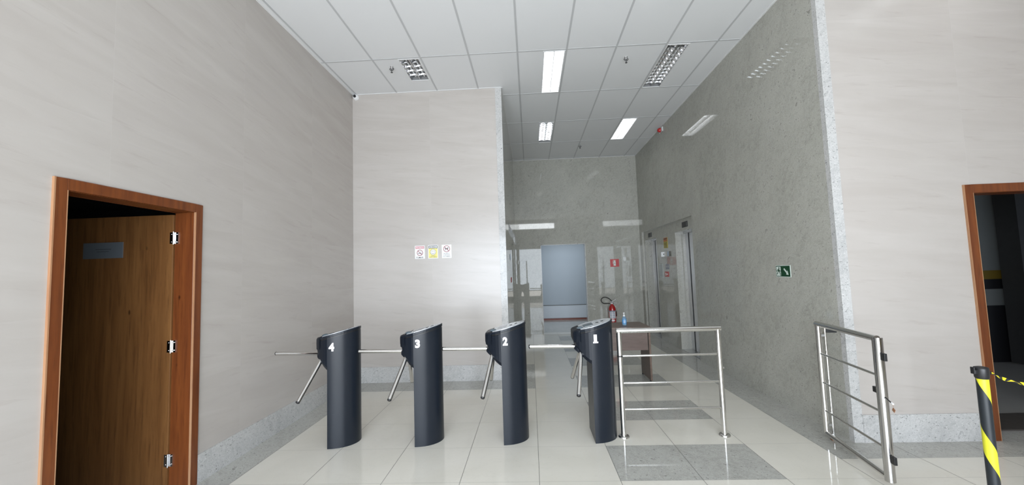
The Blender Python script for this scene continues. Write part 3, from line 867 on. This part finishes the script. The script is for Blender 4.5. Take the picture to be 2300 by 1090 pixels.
# ================================================================== RAILING
e = empty('railing', (.814, 3.92, 0)); tag(e, 'fixed polished steel railing with three thin rails beside turnstile number 1', 'railing')
LX = .918; R_ = .024
for x in (0, LX):
    MB().tube([(x, 0, .008), (x, 0, .978)], R_, 24).build('post', M_STEEL, e)
    MB().lathe([(.050, 0), (.050, .010), (.046, .016), (.030, .018)], (x, 0, 0), n=32).build('floor_flange', M_STEEL, e)
tr_ = MB(); tr_.tube([(-R_, 0, .978), (LX + R_, 0, .978)], R_ + .0006, 24); tr_.build('top_rail', M_STEEL, e)
for z in (.742, .492, .252): MB().tube([(.02, 0, z), (LX - .02, 0, z)], .0105, 16).build('cross_rail', M_STEEL, e)
MB().lathe([(R_ + .003, -.006), (R_ + .003, .006)], (0, 0, .742), n=24).build('clamp_ring', M_BLACK, e)
MB().lathe([(.008, 0), (.010, .012), (.006, .020)], (LX + R_ - .004, 0, .615), 'x', 16).build('catch_knob', M_STEEL, e)

# ================================================================== GATE
A = Vector((2.563, 3.80, 0)); B = Vector((2.436, 3.03, 0)); L = (B - A).length
e = empty('barrier_gate', tuple(A), math.atan2(B.y - A.y, B.x - A.x)); tag(e, 'steel swing gate with three rails standing open at the right granite corner', 'gate')
zb, zt = .06, 1.012
MB().tube([(0, 0, zb), (0, 0, zt)], .022, 24).build('stile', M_STEEL, e)
MB().tube([(L + .012, 0, zb - .02), (L + .012, 0, zt + .010)], .031, 24).build('stile', principled('darker_stainless', (.52, .51, .50), .12, 1), e)  # near stile in a darker tone of stainless
MB().tube([(-.022, 0, zt), (L + .01, 0, zt)], .0226, 24).build('top_rail', M_STEEL, e)
MB().tube([(0, 0, zb), (L, 0, zb)], .020, 24).build('bottom_rail', M_STEEL, e)
for z in (.752, .50, .256): MB().tube([(.0, 0, z), (L, 0, z)], .0095, 14).build('cross_rail', M_STEEL, e)
MB().tube([(0, .052, .02), (0, .052, zt - .02)], .010, 14).build('hinge_post', M_STEEL, e)
MB().box(-.012, .012, .06, .14, .935, .965).build('wall_bracket', M_BLACK, e, .002)
MB().box(-.008, .008, -.005, .055, .90, .92).build('hinge', M_STEELB, e, .002)
MB().box(-.008, .008, -.005, .055, .12, .14).build('hinge', M_STEELB, e, .002)
MB().box(-.02, .02, .03, .075, 0, .02).build('foot', M_BROWN, e, .002)
for z in (.895, .20):
    MB().box(L + .045, L + .082, -.006, .012, z - .026, z + .026).build('latch_tab', M_BLACK, e, .002)
MB().box(L - .065, L - .02, -.014, .006, .625, .665).build('latch_catch', M_BLACK, e, .002)
MB().tube([(L + .045, 0, .615), (L + .07, .0, .605), (L + .10, 0, .595)], .004, 8).build('wire', M_BLACK, e)
MB().tube([(L + .10, 0, .596), (L + .115, .0, .592)], .006, 8).build('wire_tip', M_SWHITE, e)
o = MB()
cx_, cz_ = L + .115, .553
o.tube([(L + .108, 0, .592), (L + .115, 0, .573)], .0012, 6)
c_, s_ = .016*math.cos(.25), .016*math.sin(.25)
o.prism([(cx_ - c_, -.002, cz_ - s_ - .0), (cx_ + s_, -.002, cz_ - c_), (cx_ + c_, -.002, cz_ + s_), (cx_ - s_, -.002, cz_ + c_)], (0, .004, 0))
o.build('hanging_tag', M_BROWN, e)

# ================================================================== TABLE, BOTTLE, EXTINGUISHER
TX0, TX1, TY0, TY1 = .96, 1.622, 5.70, 6.27
e = empty('side_table', ((TX0+TX1)/2, (TY0+TY1)/2, 0)); tag(e, 'dark brown laminate table behind the steel railing', 'table')
hx, hy = (TX1-TX0)/2, (TY1-TY0)/2
MB().box(-hx, hx, -hy, hy, .725, .75).build('tabletop', M_TABLE, e, .002)
for s_ in (-1, 1):
    MB().box(s_*hx*.985 - .0125*s_ - .0125, s_*hx*.985 - .0125*s_ + .0125, -hy + .02, hy - .09, .02, .725).build('leg', M_TABLE, e, .002)
mb = MB()
for s_ in (-1, 1):
    for y in (-hy + .05, hy - .12): mb.lathe([(.013, 0), (.013, .02)], (s_*(hx - .022), y, 0), n=12)
mb.build('glide', M_BLACK, e)
MB().box(-hx + .04, hx - .04, -hy + .035, -hy + .05, .43, .725).build('modesty_panel', M_TABLEP, e, .001)
e = empty('sanitizer_bottle', (1.318, 5.93, .7505)); tag(e, 'clear hand sanitizer bottle with blue label and pump on the brown table', 'bottle')
b = MB().lathe([(.028, 0), (.031, .004), (.031, .085), (.028, .10), (.016, .115), (.0125, .120), (.0125, .128)]).build('bottle_body', M_GEL, e)
MB().lathe([(.0316, .022), (.0316, .084)]).build('label', M_BLUEB, b)
mb = MB()
for k in range(3):
    a0 = -PI/2; mb.add([(.032*math.cos(a0 + s2*.55), .032*math.sin(a0 + s2*.55), z) for s2 in (-1, -.5, 0, .5, 1) for z in (.036 + .015*k, .041 + .015*k)], [(2*q, 2*q+2, 2*q+3, 2*q+1) for q in range(4)])
mb.build('label_print', M_SWHITE, b)
mb = MB(); mb.lathe([(.015, .126), (.015, .142), (.006, .145), (.005, .168)]); mb.lathe([(.011, .168), (.011, .178), (.006, .180)])
mb.tube([(0, 0, .174), (-.012, -.03, .172), (-.015, -.036, .166)], .0045, 10); mb.build('pump', M_SWHITE, e)

EX, EY = 1.955, YE - .12
e = empty('fire_extinguisher', (EX, EY, .16)); tag(e, 'red fire extinguisher with black hose on the corridor end wall behind the table', 'fire extinguisher')
b = MB().lathe([(.078, .0), (.085, .02), (.086, .05), (.086, .40), (.082, .44), (.062, .49), (.036, .515), (.028, .525), (.028, .54)], n=36).build('cylinder', M_REDX, e)
def wrap(z0, z1, a0, a1, mat, name, r=.0868):
    mb = MB(); N = 14; vs = []
    for k in range(N+1):
        a = a0 + (a1-a0)*k/N; vs += [(r*math.cos(a), r*math.sin(a), z0), (r*math.cos(a), r*math.sin(a), z1)]
    mb.add(vs, [(2*k, 2*k+2, 2*k+3, 2*k+1) for k in range(N)], 0, True); return mb.build(name, mat, b)
wrap(.195, .375, -PI/2 - 1.1, -PI/2 + .75, M_SWHITE, 'label')
wrap(.13, .175, -PI/2 - .45, -PI/2 + .45, M_STICK, 'inspection_sticker')
mb = MB()
for k in range(7):
    z = .215 + .022*k
    for (a0, a1) in ((-.9, -.3), (-.2, .55)):
        vs = []
        for q in range(5):
            a = -PI/2 + a0 + (a1-a0)*q/4; vs += [(.0874*math.cos(a), .0874*math.sin(a), z), (.0874*math.cos(a), .0874*math.sin(a), z + .008)]
        mb.add(vs, [(2*q, 2*q+2, 2*q+3, 2*q+1) for q in range(4)])
mb.build('label_print', principled('label_ink', (.12, .14, .30), .5), b)
mb = MB(); mb.lathe([(.024, .54), (.024, .575), (.016, .585)]); mb.tube([(0, 0, .555), (-.05, 0, .555)], .012, 10); mb.build('valve', M_STEELB, e)
mb = MB(); mb.tube([(-.03, 0, .585), (.03, 0, .605), (.10, 0, .645)], .009, 8); mb.tube([(-.01, 0, .575), (.05, 0, .565), (.12, 0, .545)], .009, 8); mb.build('lever', M_STEELB, e)
hs = [(0, -.01, .60), (-.06, -.015, .665), (-.14, -.02, .705), (-.21, -.02, .70), (-.255, -.02, .66), (-.25, -.02, .60), (-.20, -.02, .56), (-.12, -.01, .555), (-.03, 0, .555)]
def smooth(pts, n=6):
    out = []; P_ = [Vector(p) for p in pts]; P_ = [P_[0]] + P_ + [P_[-1]]
    for i in range(1, len(P_)-2):
        for k in range(n):
            t = k/n; a, b2, c, d = P_[i-1:i+3]
            out.append(.5*((2*b2) + (-a+c)*t + (2*a-5*b2+4*c-d)*t*t + (-a+3*b2-3*c+d)*t**3))
    out.append(P_[-2]); return out
MB().tube(smooth(hs), .0105, 10).build('hose', M_RUBBER, e)
MB().tube([(.088, -.02, .37), (.092, -.02, .24)], .012, 10).build('nozzle', M_RUBBER, e)
mb = MB(); mb.box(-.03, .03, .08, .1195, .35, .41); mb.lathe([(.090, .36), (.090, .385)]); mb.build('wall_bracket', M_GREYP, e)
e2 = e

# ================================================================== STANCHIONS + TAPE
def stanchion(x, y, label):
    e = empty('stanchion', (x, y, 0)); tag(e, label, 'stanchion post', 'black and yellow barrier posts')
    MB().lathe([(.17, 0), (.17, .008), (.15, .022), (.05, .035), (.034, .04)], n=40).build('base', M_BLACK, e)
    MB().lathe([(.0245, .035), (.0245, .945)], n=40).build('pole', M_POLE, e)
    MB().lathe([(.0255, .925), (.029, .932), (.030, .975), (.028, .984), (.014, .988)], n=36).build('cap', M_BLACK, e)
    MB().box(-.041, -.026, -.010, .010, .950, .972).box(-.046, -.040, -.010, .010, .950, .986).build('belt_clip', M_BLACK, e, .002)
    MB().box(.026, .044, -.008, .012, .945, .962).build('belt_clip', M_BLACK, e, .002)
    return e
stanchion(2.372, 2.30, 'black and yellow striped barrier post in front of the right doorway')
stanchion(3.16, 2.48, 'second striped barrier post holding the other end of the tape')
mb = MB(); P0, P1 = Vector((2.419, 2.303, .953)), Vector((3.112, 2.472, .955)); N = 96; prev = None
dr = (P1-P0).normalized(); side = dr.cross(Vector((0, 0, 1)))
for k in range(N+1):
    t = k/N; c = P0.lerp(P1, t); c.z -= .10*4*t*(1-t)*.9
    a = 1.1 + 14*t + .5*math.sin(9*t); u = (Vector((0, 0, 1))*math.cos(a) + side*math.sin(a)) * .0095*(1 - .3*math.sin(20*t))
    cur = (c+u, c-u)
    if prev is not None: mb.add([prev[0], prev[1], cur[1], cur[0]], [(0, 1, 2, 3)], 0 if (k // 3) % 2 == 0 else 1)
    prev = cur
tp = mb.build('barrier_tape', [M_YTAPE, M_BTAPE]); so = tp.modifiers.new('thick', 'SOLIDIFY'); so.thickness = .0012
tag(tp, 'twisted yellow and black tape hanging from the striped post', 'barrier tape')
# mat behind the right door
mb = MB(); pts = []
for k in range(13): pts.append((4.02 + 1.5*k/12, 4.26 + .07*math.sin(PI*k/12), .002))
pts += [(5.5, 3.93, .002), (4.02, 3.93, .002)]
mb.prism(pts, (0, 0, .010)); o = mb.build('floor_mat', M_MAT); tag(o, 'dark mat on the garage floor just inside the right doorway', 'mat')
